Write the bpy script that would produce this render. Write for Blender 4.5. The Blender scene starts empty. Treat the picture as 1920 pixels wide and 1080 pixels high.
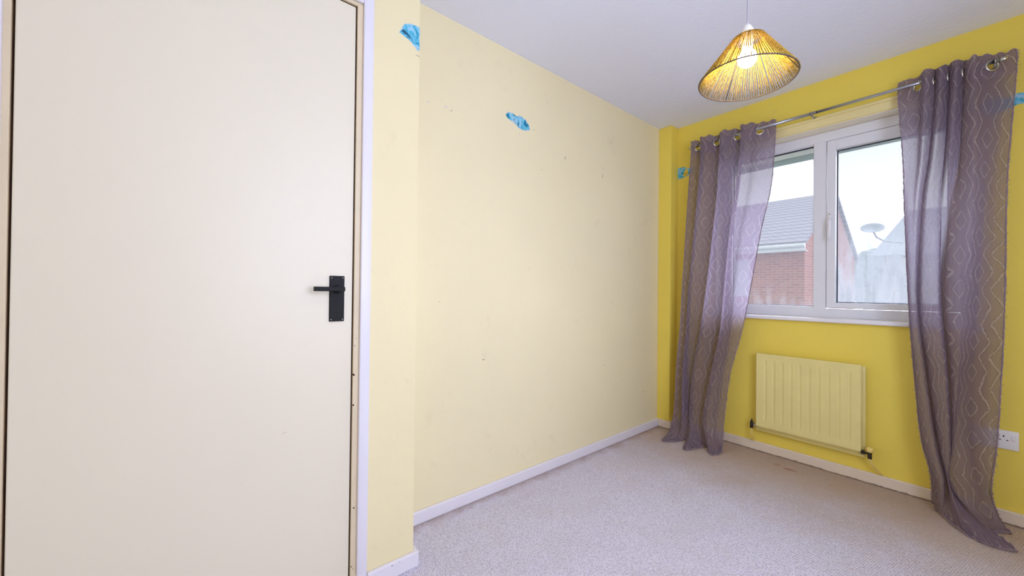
import bpy, bmesh, math, random
from mathutils import Vector, Matrix
import numpy as np
random.seed(7)
S = bpy.context.scene
COL = S.collection

# ---------------------------------------------------------------- camera
cam = bpy.data.cameras.new('camera'); co = bpy.data.objects.new('camera', cam); COL.objects.link(co)
cam.sensor_width = 36.0; cam.lens = 709.39 / 1920 * 36.0; cam.clip_start = 0.02; cam.clip_end = 300
Rv = Vector((0.633454, 0.773703, 0.010981)); Uv = Vector((-0.001629, -0.012857, 0.999916)); Fv = Vector((-0.773779, 0.633419, 0.006884))
M3 = Matrix((Rv, Uv, -Fv)).transposed()
co.matrix_world = Matrix.Translation((0, 0, 1.056)) @ M3.to_4x4()
S.camera = co

# ---------------------------------------------------------------- sky, daylight, exposure
SKY = 1.75
SUN = 16.0
BULB = 95.0
SIDE = 40.0
w = bpy.data.worlds.new('sky'); S.world = w; w.use_nodes = True
nt = w.node_tree; nt.nodes.clear()
out = nt.nodes.new('ShaderNodeOutputWorld'); bg = nt.nodes.new('ShaderNodeBackground')
tc = nt.nodes.new('ShaderNodeTexCoord'); mp = nt.nodes.new('ShaderNodeMapping'); mp.inputs['Scale'].default_value = (1.2, 1.2, 4.0)
nz = nt.nodes.new('ShaderNodeTexNoise'); nz.inputs['Scale'].default_value = 2.2; nz.inputs['Detail'].default_value = 4
cr = nt.nodes.new('ShaderNodeValToRGB'); cr.color_ramp.elements[0].position = 0.35; cr.color_ramp.elements[0].color = (0.74, 0.79, 0.83, 1)
cr.color_ramp.elements[1].position = 0.62; cr.color_ramp.elements[1].color = (0.80, 0.83, 0.85, 1)
nt.links.new(tc.outputs['Generated'], mp.inputs['Vector']); nt.links.new(mp.outputs[0], nz.inputs['Vector'])
nt.links.new(nz.outputs['Fac'], cr.inputs['Fac']); nt.links.new(cr.outputs[0], bg.inputs['Color'])
bg.inputs['Strength'].default_value = SKY; nt.links.new(bg.outputs[0], out.inputs['Surface'])

sd = bpy.data.lights.new('overcast_daylight', 'SUN'); sd.energy = SUN; sd.angle = math.radians(70); sd.color = (0.80, 0.80, 1.0)
so = bpy.data.objects.new('overcast_daylight', sd); COL.objects.link(so)
so.rotation_euler = Vector((0.10, 1.0, 0.46)).to_track_quat('Z', 'Y').to_euler()

# added fill lamp at the right wall, out of view, brightening the room
al = bpy.data.lights.new('side_fill_light', 'AREA'); al.shape = 'RECTANGLE'; al.size = 1.5; al.size_y = 1.25; al.energy = SIDE; al.color = (0.62, 0.70, 1.0)
ao = bpy.data.objects.new('side_fill_light', al); COL.objects.link(ao); ao.location = (0.835, 0.75, 1.38); ao.rotation_euler = (0, math.radians(90), 0)

S.view_settings.view_transform = 'Standard'; S.view_settings.look = 'None'
S.view_settings.exposure = 0.05; S.view_settings.gamma = 1.0; S.view_settings.use_curve_mapping = False
S.cycles.max_bounces = 14; S.cycles.diffuse_bounces = 8; S.cycles.transparent_max_bounces = 40
S.cycles.use_denoising = True

# ---------------------------------------------------------------- material helpers
class NT:
    def __init__(s, name):
        s.m = bpy.data.materials.new(name); s.m.use_nodes = True; s.t = s.m.node_tree; s.t.nodes.clear()
        s.out = s.t.nodes.new('ShaderNodeOutputMaterial')
    def n(s, typ, **kw):
        nd = s.t.nodes.new(typ)
        for k, v in kw.items():
            if k.startswith('_'): setattr(nd, k[1:], v)
            else: nd.inputs[k.replace('__', ' ')].default_value = v
        return nd
    def l(s, a, b): s.t.links.new(a, b)
    def math(s, op, a, b=None, c=None):
        nd = s.t.nodes.new('ShaderNodeMath'); nd.operation = op
        for i, v in enumerate((a, b, c)):
            if v is None: continue
            if isinstance(v, (int, float)): nd.inputs[i].default_value = v
            else: s.l(v, nd.inputs[i])
        return nd.outputs[0]
    def ramp(s, fac, stops):
        nd = s.t.nodes.new('ShaderNodeValToRGB'); e = nd.color_ramp.elements
        while len(e) < len(stops): e.new(0.5)
        for i, (p, c) in enumerate(stops):
            e[i].position = p; e[i].color = (c, c, c, 1) if isinstance(c, (int, float)) else (*c, 1)
        s.l(fac, nd.inputs[0]); return nd.outputs[0]
    def mixc(s, fac, a, b, mode='MIX'):
        nd = s.t.nodes.new('ShaderNodeMix'); nd.data_type = 'RGBA'; nd.blend_type = mode
        for i, v in ((0, fac), (6, a), (7, b)):
            if isinstance(v, (int, float)): nd.inputs[i].default_value = v
            elif isinstance(v, tuple): nd.inputs[i].default_value = (*v, 1)
            else: s.l(v, nd.inputs[i])
        return nd.outputs[2]
    def noise(s, scale, detail=3, rough=0.5, vec=None, dist=0.0):
        nd = s.n('ShaderNodeTexNoise', Scale=scale, Detail=detail, Roughness=rough, Distortion=dist)
        s.l(vec if vec is not None else s.obj(), nd.inputs['Vector']); return nd.outputs['Fac']
    def obj(s):
        if not hasattr(s, '_o'): s._o = s.n('ShaderNodeTexCoord').outputs['Object']
        return s._o
    def xyz(s):
        if not hasattr(s, '_x'):
            sp = s.n('ShaderNodeSeparateXYZ'); s.l(s.obj(), sp.inputs[0]); s._x = sp.outputs
        return s._x
    def bump(s, h, dist=0.002, strength=1.0):
        nd = s.n('ShaderNodeBump', Distance=dist, Strength=strength); s.l(h, nd.inputs['Height']); return nd.outputs[0]
    def pbr(s, color, rough=0.6, metal=0.0, normal=None, spec=0.5, **kw):
        b = s.n('ShaderNodeBsdfPrincipled', Roughness=rough, Metallic=metal) if not hasattr(rough, 'links') else s.n('ShaderNodeBsdfPrincipled', Metallic=metal)
        b.inputs['Specular IOR Level'].default_value = spec
        if isinstance(color, tuple): b.inputs['Base Color'].default_value = (*color, 1)
        else: s.l(color, b.inputs['Base Color'])
        if normal is not None: s.l(normal, b.inputs['Normal'])
        s.l(b.outputs[0], s.out.inputs[0]); s.b = b
        return s.m

def simple(name, color, rough=0.6, metal=0.0, spec=0.5, var=0.04, vscale=6.0, bump=0.0, bscale=120):
    t = NT(name); f = t.noise(vscale, 4)
    c = t.mixc(t.ramp(f, [(0.3, 0.0), (0.7, 1.0)]), tuple(x * (1 - var) for x in color), tuple(min(1, x * (1 + var)) for x in color))
    nm = t.bump(t.noise(bscale, 3), bump) if bump else None
    return t.pbr(c, rough, metal, nm, spec)

def wall_paint(name, base, marks=True):
    t = NT(name)
    f = t.noise(1.3, 4, 0.6); f2 = t.noise(9, 5, 0.6)
    c = t.mixc(t.ramp(f, [(0.3, 0.0), (0.7, 1.0)]), tuple(x * 0.97 for x in base), tuple(min(1, x * 1.02) for x in base))
    c = t.mixc(t.ramp(f2, [(0.62, 0.0), (0.80, 0.22)]), c, (0.55, 0.46, 0.30))
    if marks:
        v = t.n('ShaderNodeTexVoronoi', Scale=2.6); t.l(t.obj(), v.inputs['Vector'])
        nz_ = t.noise(60, 2)
        d = t.math('ADD', v.outputs['Distance'], t.math('MULTIPLY', nz_, 0.03))
        c = t.mixc(t.ramp(d, [(0.020, 0.5), (0.026, 0.0)]), c, (0.32, 0.28, 0.24))
    h = t.math('ADD', t.noise(45, 4), t.math('MULTIPLY', t.noise(6, 2), 2.0))
    return t.pbr(c, 0.62, 0, t.bump(h, 0.0012, 0.6), 0.25)

M = {}
M['wall'] = wall_paint('cream_yellow_paint', (0.86, 0.775, 0.50))
M['wall_door'] = wall_paint('cream_yellow_paint_door_side', (0.86, 0.765, 0.47), False)
M['wall_win'] = wall_paint('strong_yellow_paint', (0.86, 0.69, 0.115), False)
M['batten'] = simple('pale_yellow_batten_paint', (0.86, 0.74, 0.36), 0.5)
M['door'] = simple('door_gloss', (0.81, 0.745, 0.585), 0.38, var=0.012, vscale=1.5, spec=0.4)
M['gloss'] = simple('white_gloss_wood', (0.80, 0.77, 0.82), 0.35, var=0.02, vscale=5)
M['stop'] = simple('cream_frame_paint', (0.74, 0.62, 0.42), 0.45, var=0.04, vscale=8)
M['gap'] = simple('bare_brown_wood', (0.10, 0.045, 0.015), 0.8, var=0.3, vscale=20)
M['chip'] = simple('chipped_paint', (0.06, 0.035, 0.02), 0.8, var=0.3, vscale=200)
M['black'] = simple('black_iron', (0.008, 0.007, 0.007), 0.5, 0.0, spec=0.2, var=0.2, vscale=80, bump=0.0004, bscale=300)
M['screw'] = simple('steel_screw', (0.5, 0.5, 0.52), 0.3, 1.0)
M['pvc'] = simple('white_pvc', (0.80, 0.81, 0.84), 0.28, var=0.01)
M['pvc_dark'] = simple('dark_gasket', (0.03, 0.035, 0.05), 0.6)
M['sill'] = simple('white_sill_paint', (0.84, 0.83, 0.86), 0.3, var=0.015)
M['reveal'] = simple('cream_reveal_paint', (0.86, 0.80, 0.66), 0.6, var=0.03)
M['rad'] = simple('radiator_cream_enamel', (0.80, 0.70, 0.28), 0.38, var=0.03, vscale=10)
M['rad_trim'] = simple('radiator_cream_edge', (0.80, 0.69, 0.24), 0.38, var=0.03, vscale=10)
M['pipe'] = simple('painted_pipe', (0.80, 0.62, 0.18), 0.45, var=0.1, vscale=30)
M['valve'] = simple('tarnished_brass', (0.05, 0.04, 0.03), 0.35, 0.6, var=0.4, vscale=90)
M['valve_light'] = simple('worn_chrome', (0.5, 0.47, 0.4), 0.3, 0.9, var=0.3, vscale=90)
M['chrome'] = simple('brushed_chrome', (0.42, 0.43, 0.48), 0.25, 1.0, var=0.05)
M['eyelet'] = simple('antique_silver', (0.60, 0.58, 0.52), 0.25, 1.0, var=0.05)
M['plastic'] = simple('white_plastic', (0.84, 0.82, 0.74), 0.35, var=0.01)
M['socket'] = simple('white_socket_plastic', (0.85, 0.84, 0.82), 0.3, var=0.01)
M['dark_hole'] = simple('dark_slot', (0.01, 0.01, 0.01), 0.8)
M['red'] = simple('red_mark', (0.6, 0.05, 0.04), 0.5)
M['cord'] = simple('white_flex', (0.38, 0.36, 0.42), 0.5)
M['scuff'] = simple('bare_plaster_scuff', (0.62, 0.60, 0.66), 0.8, var=0.15, vscale=120)
M['scuff_dark'] = simple('dark_scuff', (0.22, 0.18, 0.15), 0.8, var=0.2, vscale=120)

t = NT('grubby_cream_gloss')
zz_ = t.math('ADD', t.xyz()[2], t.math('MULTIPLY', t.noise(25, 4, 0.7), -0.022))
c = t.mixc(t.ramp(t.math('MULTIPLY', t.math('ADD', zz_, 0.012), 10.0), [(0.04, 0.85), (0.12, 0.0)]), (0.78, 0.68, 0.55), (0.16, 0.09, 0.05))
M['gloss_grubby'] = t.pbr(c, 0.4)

# ceiling
t = NT('textured_ceiling_paint')
f = t.noise(1.2, 3)
c = t.mixc(f, (0.80, 0.83, 0.98), (0.84, 0.87, 1.0))
sp = t.noise(26, 5, 0.65, dist=0.8)
c = t.mixc(t.ramp(sp, [(0.66, 0.0), (0.78, 0.25)]), c, (0.62, 0.62, 0.72))
M['ceiling'] = t.pbr(c, 0.8, 0, t.bump(t.math('ADD', sp, t.math('MULTIPLY', t.noise(90, 3), 0.35)), 0.004, 0.6), 0.2)

# carpet
t = NT('loop_carpet')
X = t.xyz()
rot = t.n('ShaderNodeMapping'); rot.inputs['Rotation'].default_value = (0, 0, 0.2); rot.inputs['Scale'].default_value = (1, 1, 0); t.l(t.obj(), rot.inputs['Vector'])
vor = t.n('ShaderNodeTexVoronoi', Scale=135.0, Randomness=0.45); t.l(rot.outputs[0], vor.inputs['Vector'])
loop = vor.outputs['Distance']
base = t.mixc(t.ramp(loop, [(0.25, 0.0), (0.65, 1.0)]), (0.83, 0.80, 0.90), (0.56, 0.53, 0.63))
speck = t.noise(85, 3, 0.6)
base = t.mixc(t.ramp(speck, [(0.60, 0.0), (0.72, 0.55)]), base, (0.36, 0.28, 0.24))
patchy = t.noise(2.6, 5, 0.65)
base = t.mixc(t.ramp(patchy, [(0.45, 0.0), (0.75, 0.35)]), base, (0.55, 0.46, 0.38))
# shade near the window wall painted brown over some grime; grime by left skirting
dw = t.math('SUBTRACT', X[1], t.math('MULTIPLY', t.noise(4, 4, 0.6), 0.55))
dirt_shade = t.ramp(dw, [(0.0, 0.0), (1.0, 1.0)])
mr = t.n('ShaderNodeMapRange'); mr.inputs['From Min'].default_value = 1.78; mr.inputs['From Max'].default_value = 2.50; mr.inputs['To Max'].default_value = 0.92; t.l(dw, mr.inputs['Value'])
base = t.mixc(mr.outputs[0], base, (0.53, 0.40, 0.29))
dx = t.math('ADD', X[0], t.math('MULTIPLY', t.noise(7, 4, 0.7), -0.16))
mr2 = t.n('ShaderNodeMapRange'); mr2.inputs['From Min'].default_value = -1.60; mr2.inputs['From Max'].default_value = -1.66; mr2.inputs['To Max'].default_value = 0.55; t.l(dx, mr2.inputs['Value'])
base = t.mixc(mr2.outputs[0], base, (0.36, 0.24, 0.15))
# rust stain in front of the radiator
def blob(t, cx, cy, r, nsc):
    a = t.math('SUBTRACT', X[0], cx); b = t.math('MULTIPLY', t.math('SUBTRACT', X[1], cy), 2.2)
    d = t.math('SQRT', t.math('ADD', t.math('MULTIPLY', a, a), t.math('MULTIPLY', b, b)))
    return t.ramp(t.math('ADD', d, t.math('MULTIPLY', t.math('SUBTRACT', t.noise(nsc, 4, 0.7), 0.5), r * 2.0)), [(r * 0.7, 1.0), (r, 0.0)])
for (cx, cy, r) in ((-0.70, 2.74, 0.035), (-0.77, 2.76, 0.02), (-0.50, 2.70, 0.012)):
    base = t.mixc(t.math('MULTIPLY', blob(t, cx, cy, r, 40), 0.6), base, (0.36, 0.13, 0.05))
hh = t.math('SUBTRACT', 1.0, loop)
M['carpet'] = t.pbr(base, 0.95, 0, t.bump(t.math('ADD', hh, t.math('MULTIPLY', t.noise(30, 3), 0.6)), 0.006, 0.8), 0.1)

# peeled patches showing the blue wallpaper beneath
t = NT('old_blue_wallpaper')
f = t.noise(22, 4, 0.6, dist=1.2); g = t.noise(45, 3, 0.6)
c = t.ramp(f, [(0.36, (0.02, 0.22, 0.36)), (0.46, (0.10, 0.50, 0.68)), (0.56, (0.32, 0.62, 0.78)), (0.72, (0.50, 0.66, 0.80))])
c = t.mixc(t.ramp(g, [(0.66, 0.0), (0.70, 0.9)]), c, (0.02, 0.06, 0.07))
M['paper_blue'] = t.pbr(c, 0.7, 0, None, 0.2)
t = NT('torn_paper_edge')
M['paper_edge'] = t.pbr(t.mixc(t.noise(60), (0.80, 0.74, 0.62), (0.66, 0.60, 0.55)), 0.8)
M['paper_dark'] = simple('dark_blue_print', (0.01, 0.11, 0.20), 0.7, var=0.3, vscale=60)
M['paper_yellow'] = simple('yellow_print', (0.75, 0.55, 0.05), 0.7, var=0.3, vscale=60)
M['paper_speck'] = simple('dark_green_print', (0.02, 0.07, 0.06), 0.7, var=0.3, vscale=60)

# curtain cloth: sheer ground with tufted diamonds and zigzags
def cloth(name, sheer, dense_line):
    t = NT(name)
    uv = t.n('ShaderNodeUVMap'); uv.uv_map = 'UVMap'
    nzd = t.n('ShaderNodeTexNoise', Scale=95.0, Detail=2.0); t.l(uv.outputs[0], nzd.inputs['Vector'])
    nzd2 = t.n('ShaderNodeTexNoise', Scale=9.0, Detail=2.0); t.l(uv.outputs[0], nzd2.inputs['Vector'])
    sx = t.n('ShaderNodeSeparateXYZ'); t.l(uv.outputs[0], sx.inputs[0])
    sc = t.n('ShaderNodeSeparateColor'); t.l(nzd.outputs['Color'], sc.inputs[0])
    sc2 = t.n('ShaderNodeSeparateColor'); t.l(nzd2.outputs['Color'], sc2.inputs[0])
    def jit(v, ch):
        a = t.math('ADD', v, t.math('MULTIPLY', t.math('SUBTRACT', sc.outputs[ch], 0.5), 0.012))
        return t.math('ADD', a, t.math('MULTIPLY', t.math('SUBTRACT', sc2.outputs[ch], 0.5), 0.03))
    U = t.math('DIVIDE', jit(sx.outputs[0], 0), 0.115); V = t.math('DIVIDE', jit(sx.outputs[1], 1), 0.155)
    colid = t.math('FLOOR', U)
    V2 = t.math('ADD', V, t.math('MULTIPLY', t.math('MODULO', colid, 2.0), 0.5))
    a = t.math('ABSOLUTE', t.math('SUBTRACT', t.math('FRACT', U), 0.5))
    b = t.math('ABSOLUTE', t.math('SUBTRACT', t.math('FRACT', V2), 0.5))
    ring = t.math('ADD', t.math('DIVIDE', a, 0.22), t.math('POWER', t.math('DIVIDE', b, 0.29), 1.25))
    ringd = t.math('ABSOLUTE', t.math('SUBTRACT', ring, 1.0))
    zz = t.math('SUBTRACT', a, t.math('SUBTRACT', 0.50, t.math('MULTIPLY', b, 0.55)))
    zzd = t.math('MULTIPLY', t.math('ABSOLUTE', zz), 4.0)
    d = t.math('MINIMUM', ringd, zzd)
    line = t.ramp(d, [(0.09, 1.0), (0.19, 0.0)])
    core = t.ramp(d, [(0.0, 0.0), (0.07, 1.0), (0.11, 1.0), (0.17, 0.0)])
    header = t.math('GREATER_THAN', sx.outputs[1], 2.06)
    weave = t.n('ShaderNodeTexNoise', Scale=420.0, Detail=1.0); t.l(uv.outputs[0], weave.inputs['Vector'])
    op = t.math('ADD', sheer, t.math('MULTIPLY', t.math('SUBTRACT', weave.outputs['Fac'], 0.5), 0.25))
    op = t.math('MAXIMUM', op, t.math('MULTIPLY', t.math('MAXIMUM', core, t.math('MULTIPLY', line, 0.75)), dense_line))
    op = t.math('MAXIMUM', op, t.math('MULTIPLY', header, 0.93))
    geo = t.n('ShaderNodeNewGeometry'); dt = t.n('ShaderNodeVectorMath', _operation='DOT_PRODUCT'); t.l(geo.outputs['Incoming'], dt.inputs[0]); t.l(geo.outputs['True Normal'], dt.inputs[1])
    cosv = t.math('MAXIMUM', t.math('ABSOLUTE', dt.outputs['Value']), 0.12)
    # an obliquely seen weave closes up
    op = t.math('SUBTRACT', 1.0, t.math('POWER', t.math('SUBTRACT', 1.0, t.math('MINIMUM', op, 0.995)), t.math('DIVIDE', 1.0, cosv)))
    col = t.mixc(line, (0.25, 0.19, 0.25), (0.46, 0.39, 0.43))
    h = t.math('ADD', t.math('MULTIPLY', line, 1.0), t.math('MULTIPLY', weave.outputs['Fac'], 0.15))
    nrm = t.bump(h, 0.006, 1.0)
    df = t.n('ShaderNodeBsdfDiffuse'); tl = t.n('ShaderNodeBsdfTranslucent'); tr = t.n('ShaderNodeBsdfTransparent')
    t.l(col, df.inputs['Color']); t.l(nrm, df.inputs['Normal'])
    tcol = t.mixc(0.5, col, (0.66, 0.58, 0.78)); t.l(tcol, tl.inputs['Color'])
    m1 = t.n('ShaderNodeMixShader'); m1.inputs[0].default_value = 0.42; t.l(df.outputs[0], m1.inputs[1]); t.l(tl.outputs[0], m1.inputs[2])
    m2 = t.n('ShaderNodeMixShader'); t.l(op, m2.inputs[0]); t.l(tr.outputs[0], m2.inputs[1]); t.l(m1.outputs[0], m2.inputs[2])
    t.l(m2.outputs[0], t.out.inputs[0])
    return t.m
M['curtain'] = cloth('sheer_mauve_curtain', 0.74, 0.96)
M['fray'] = simple('frayed_mauve_thread', (0.27, 0.20, 0.25), 0.9, var=0.2, vscale=200)

# straw string
t = NT('gold_paper_string')
f = t.noise(160, 3)
c = t.mixc(t.ramp(f, [(0.35, 0.0), (0.65, 1.0)]), (0.34, 0.20, 0.03), (0.72, 0.50, 0.11))
df = t.n('ShaderNodeBsdfDiffuse'); tl = t.n('ShaderNodeBsdfTranslucent'); t.l(c, df.inputs[0]); t.l(c, tl.inputs[0])
m1 = t.n('ShaderNodeMixShader'); m1.inputs[0].default_value = 0.30; t.l(df.outputs[0], m1.inputs[1]); t.l(tl.outputs[0], m1.inputs[2]); t.l(m1.outputs[0], t.out.inputs[0])
M['string'] = t.m
M['ring'] = simple('dark_shade_wire', (0.10, 0.07, 0.05), 0.6)
t = NT('lit_bulb_glass'); e = t.n('ShaderNodeEmission', Strength=BULB); e.inputs['Color'].default_value = (1.0, 0.86, 0.62, 1); t.l(e.outputs[0], t.out.inputs[0]); M['bulb'] = t.m

# window glass with condensation
def glass(name, fog_top, fog_amt, base_haze):
    t = NT(name); X = t.xyz()
    mp = t.n('ShaderNodeMapping'); mp.inputs['Scale'].default_value = (9, 1, 1.3); t.l(t.obj(), mp.inputs['Vector'])
    n1 = t.noise(3.2, 4, 0.6, vec=mp.outputs[0]); n2 = t.noise(5.0, 3, 0.6); n3 = t.noise(220, 2, 0.5)
    hgt = t.math('ADD', X[2], t.math('MULTIPLY', t.math('SUBTRACT', n2, 0.5), 0.35))
    mr = t.n('ShaderNodeMapRange'); mr.inputs['From Min'].default_value = fog_top; mr.inputs['From Max'].default_value = fog_top - 0.42
    mr.inputs['To Max'].default_value = fog_amt; mr.clamp = True; t.l(hgt, mr.inputs['Value'])
    fog = t.math('MULTIPLY', mr.outputs[0], t.ramp(n1, [(0.36, 0.45), (0.6, 1.0)]))
    fog = t.math('MULTIPLY', fog, t.ramp(n3, [(0.3, 0.8), (0.6, 1.0)]))
    fog = t.math('MAXIMUM', fog, base_haze)
    tr = t.n('ShaderNodeBsdfTransparent'); tr.inputs[0].default_value = (0.97, 0.99, 0.99, 1)
    tl = t.n('ShaderNodeBsdfTranslucent'); tl.inputs[0].default_value = (0.31, 0.335, 0.345, 1)
    gl = t.n('ShaderNodeBsdfGlossy', Roughness=0.02); fr = t.n('ShaderNodeFresnel', IOR=1.45)
    m1 = t.n('ShaderNodeMixShader'); t.l(fog, m1.inputs[0]); t.l(tr.outputs[0], m1.inputs[1]); t.l(tl.outputs[0], m1.inputs[2])
    m2 = t.n('ShaderNodeMixShader'); t.l(t.math('MULTIPLY', fr.outputs[0], 0.25), m2.inputs[0]); t.l(m1.outputs[0], m2.inputs[1]); t.l(gl.outputs[0], m2.inputs[2])
    t.l(m2.outputs[0], t.out.inputs[0]); return t.m
M['glass_clear'] = glass('lightly_misted_glass', 1.35, 0.26, 0.12)
M['glass_fog'] = glass('condensation_glass', 1.58, 0.82, 0.22)

# outdoors
t = NT('red_brick')
X = t.xyz(); mpn = t.n('ShaderNodeCombineXYZ'); t.l(t.math('ADD', X[0], X[1]), mpn.inputs[0]); t.l(X[2], mpn.inputs[1])
br = t.n('ShaderNodeTexBrick', Scale=1.0); br.inputs['Brick Width'].default_value = 0.225; br.inputs['Row Height'].default_value = 0.075; br.inputs['Mortar Size'].default_value = 0.009
br.inputs['Color1'].default_value = (0.26, 0.06, 0.04, 1); br.inputs['Color2'].default_value = (0.34, 0.10, 0.065, 1); br.inputs['Mortar'].default_value = (0.30, 0.22, 0.20, 1)
t.l(mpn.outputs[0], br.inputs['Vector'])
M['brick'] = t.pbr(br.outputs['Color'], 0.9, 0, None, 0.1)
t = NT('grey_pantile')
X = t.xyz()
rowv = t.math('MULTIPLY', X[2], 2.05 / 0.27)
rowv = t.math('ADD', rowv, t.math('MULTIPLY', t.math('ABSOLUTE', t.math('SINE', t.math('MULTIPLY', X[0], math.pi / 0.24))), 0.22))
rf = t.math('FRACT', rowv)
shade = t.ramp(rf, [(0.0, 0.25), (0.16, 0.30), (0.26, 1.0), (1.0, 0.86)])
c = t.mixc(t.noise(3, 4), (0.24, 0.23, 0.26), (0.29, 0.27, 0.31))
c = t.mixc(shade, (0.07, 0.06, 0.08), c)
M['tile'] = t.pbr(c, 0.85, 0, None, 0.15)
M['fascia'] = simple('white_fascia', (0.55, 0.57, 0.60), 0.4)
M['soffit'] = simple('pale_soffit', (0.50, 0.56, 0.64), 0.5)
M['gutter'] = simple('blue_grey_gutter', (0.17, 0.25, 0.32), 0.5, var=0.1, vscale=8)
M['far_roof'] = simple('pale_slate', (0.24, 0.26, 0.28), 0.9, var=0.1, vscale=2)
M['far_wall'] = simple('pale_render', (0.30, 0.29, 0.28), 0.9, var=0.05, vscale=2)
M['tree'] = simple('hazy_evergreen', (0.15, 0.19, 0.17), 0.9, var=0.3, vscale=3)
M['dish'] = simple('grey_dish', (0.20, 0.22, 0.24), 0.6)
M['ground'] = simple('wet_tarmac', (0.16, 0.165, 0.17), 0.8, var=0.15, vscale=0.6)
M['dark_glass'] = simple('house_window_glass', (0.45, 0.60, 0.62), 0.15, spec=0.8)
M['outer'] = simple('outer_brick_skin', (0.35, 0.16, 0.11), 0.9)

# ---------------------------------------------------------------- geometry helpers
def link(name, bm, mat, parent=None, smooth=False, mats=None):
    me = bpy.data.meshes.new(name); bm.normal_update(); bm.to_mesh(me); bm.free()
    o = bpy.data.objects.new(name, me); COL.objects.link(o)
    for mm in (mats or [mat]): me.materials.append(mm)
    if smooth:
        for p in me.polygons: p.use_smooth = True
    if parent: o.parent = parent; o.matrix_parent_inverse = parent.matrix_world.inverted()
    return o
def empty(name, loc=(0, 0, 0)):
    o = bpy.data.objects.new(name, None); COL.objects.link(o); o.location = loc; o.empty_display_size = 0.05
    bpy.context.view_layer.update(); return o
def tag(o, label, cat, group=None, kind=None):
    o['label'] = label
    if cat: o['category'] = cat
    if group: o['group'] = group
    if kind: o['kind'] = kind
    return o
def st(o, label=None):
    o['kind'] = 'structure'
    if label: o['label'] = label
    return o
def box(bm, a, b, bev=0.0, seg=2, mi=0):
    a = Vector(a); b = Vector(b); c = (a + b) / 2; d = b - a
    r = bmesh.ops.create_cube(bm, size=1.0, matrix=Matrix.Translation(c) @ Matrix.Diagonal((abs(d.x), abs(d.y), abs(d.z), 1)))
    vs = r['verts']
    for f in {f for v in vs for f in v.link_faces}: f.material_index = mi
    if bev:
        es = list({e for v in vs for e in v.link_edges})
        bmesh.ops.bevel(bm, geom=es, offset=bev, segments=seg, affect='EDGES', profile=0.5)
    return vs
def cyl(bm, p, q, r1, r2=None, n=20, caps=True, mi=0):
    p = Vector(p); q = Vector(q); d = q - p; r2 = r1 if r2 is None else r2
    m = Matrix.Translation((p + q) / 2) @ d.to_track_quat('Z', 'Y').to_matrix().to_4x4()
    r = bmesh.ops.create_cone(bm, cap_ends=caps, segments=n, radius1=r1, radius2=r2, depth=d.length, matrix=m)
    for f in {f for v in r['verts'] for f in v.link_faces}: f.material_index = mi
def tube(bm, pts, r, n=8, caps=True):
    pts = [Vector(p) for p in pts]; rings = []
    rr = r if isinstance(r, (list, tuple)) else [r] * len(pts)
    up = None
    for i, p in enumerate(pts):
        d = (pts[min(i + 1, len(pts) - 1)] - pts[max(i - 1, 0)]).normalized()
        if up is None: up = d.orthogonal().normalized()
        u = (up - d * up.dot(d)); u = u.normalized() if u.length > 1e-6 else d.orthogonal().normalized()
        up = u; v = d.cross(u)
        rings.append([bm.verts.new(p + (u * math.cos(2 * math.pi * k / n) + v * math.sin(2 * math.pi * k / n)) * rr[i]) for k in range(n)])
    for i in range(len(rings) - 1):
        for k in range(n):
            bm.faces.new((rings[i][k], rings[i][(k + 1) % n], rings[i + 1][(k + 1) % n], rings[i + 1][k]))
    if caps and n > 2:
        bm.faces.new(rings[0][::-1]); bm.faces.new(rings[-1])
def lathe(bm, prof, c, axis=Vector((0, 0, 1)), n=32):
    q = axis.to_track_quat('Z', 'Y'); c = Vector(c); rings = []
    for (r, z) in prof:
        if r < 1e-6: rings.append([bm.verts.new(c + q @ Vector((0, 0, z)))])
        else: rings.append([bm.verts.new(c + q @ Vector((r * math.cos(2 * math.pi * k / n), r * math.sin(2 * math.pi * k / n), z))) for k in range(n)])
    for a, b in zip(rings[:-1], rings[1:]):
        for k in range(n):
            k2 = (k + 1) % n
            vs = []
            for v in ((a[0],) if len(a) == 1 else (a[k], a[k2])): vs.append(v)
            for v in ((b[0],) if len(b) == 1 else (b[k2], b[k])): vs.append(v)
            if len(vs) > 2: bm.faces.new(vs)
def torus(bm, c, axis, R, r, n=32, m=10):
    q = Vector(axis).to_track_quat('Z', 'Y'); c = Vector(c); g = []
    for i in range(n):
        a = 2 * math.pi * i / n; e = Vector((math.cos(a), math.sin(a), 0))
        g.append([bm.verts.new(c + q @ (e * (R + r * math.cos(2 * math.pi * j / m)) + Vector((0, 0, r * math.sin(2 * math.pi * j / m))))) for j in range(m)])
    for i in range(n):
        for j in range(m):
            bm.faces.new((g[i][j], g[(i + 1) % n][j], g[(i + 1) % n][(j + 1) % m], g[i][(j + 1) % m]))
def prism(bm, pts, off):
    """closed polygon pts (3-D) given thickness off (vector)"""
    off = Vector(off); a = [bm.verts.new(p) for p in pts]; b = [bm.verts.new(Vector(p) + off) for p in pts]
    bm.faces.new(a[::-1]); bm.faces.new(b)
    for i in range(len(a)):
        j = (i + 1) % len(a); bm.faces.new((a[i], a[j], b[j], b[i]))
    bmesh.ops.recalc_face_normals(bm, faces=bm.faces[:])

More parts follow.
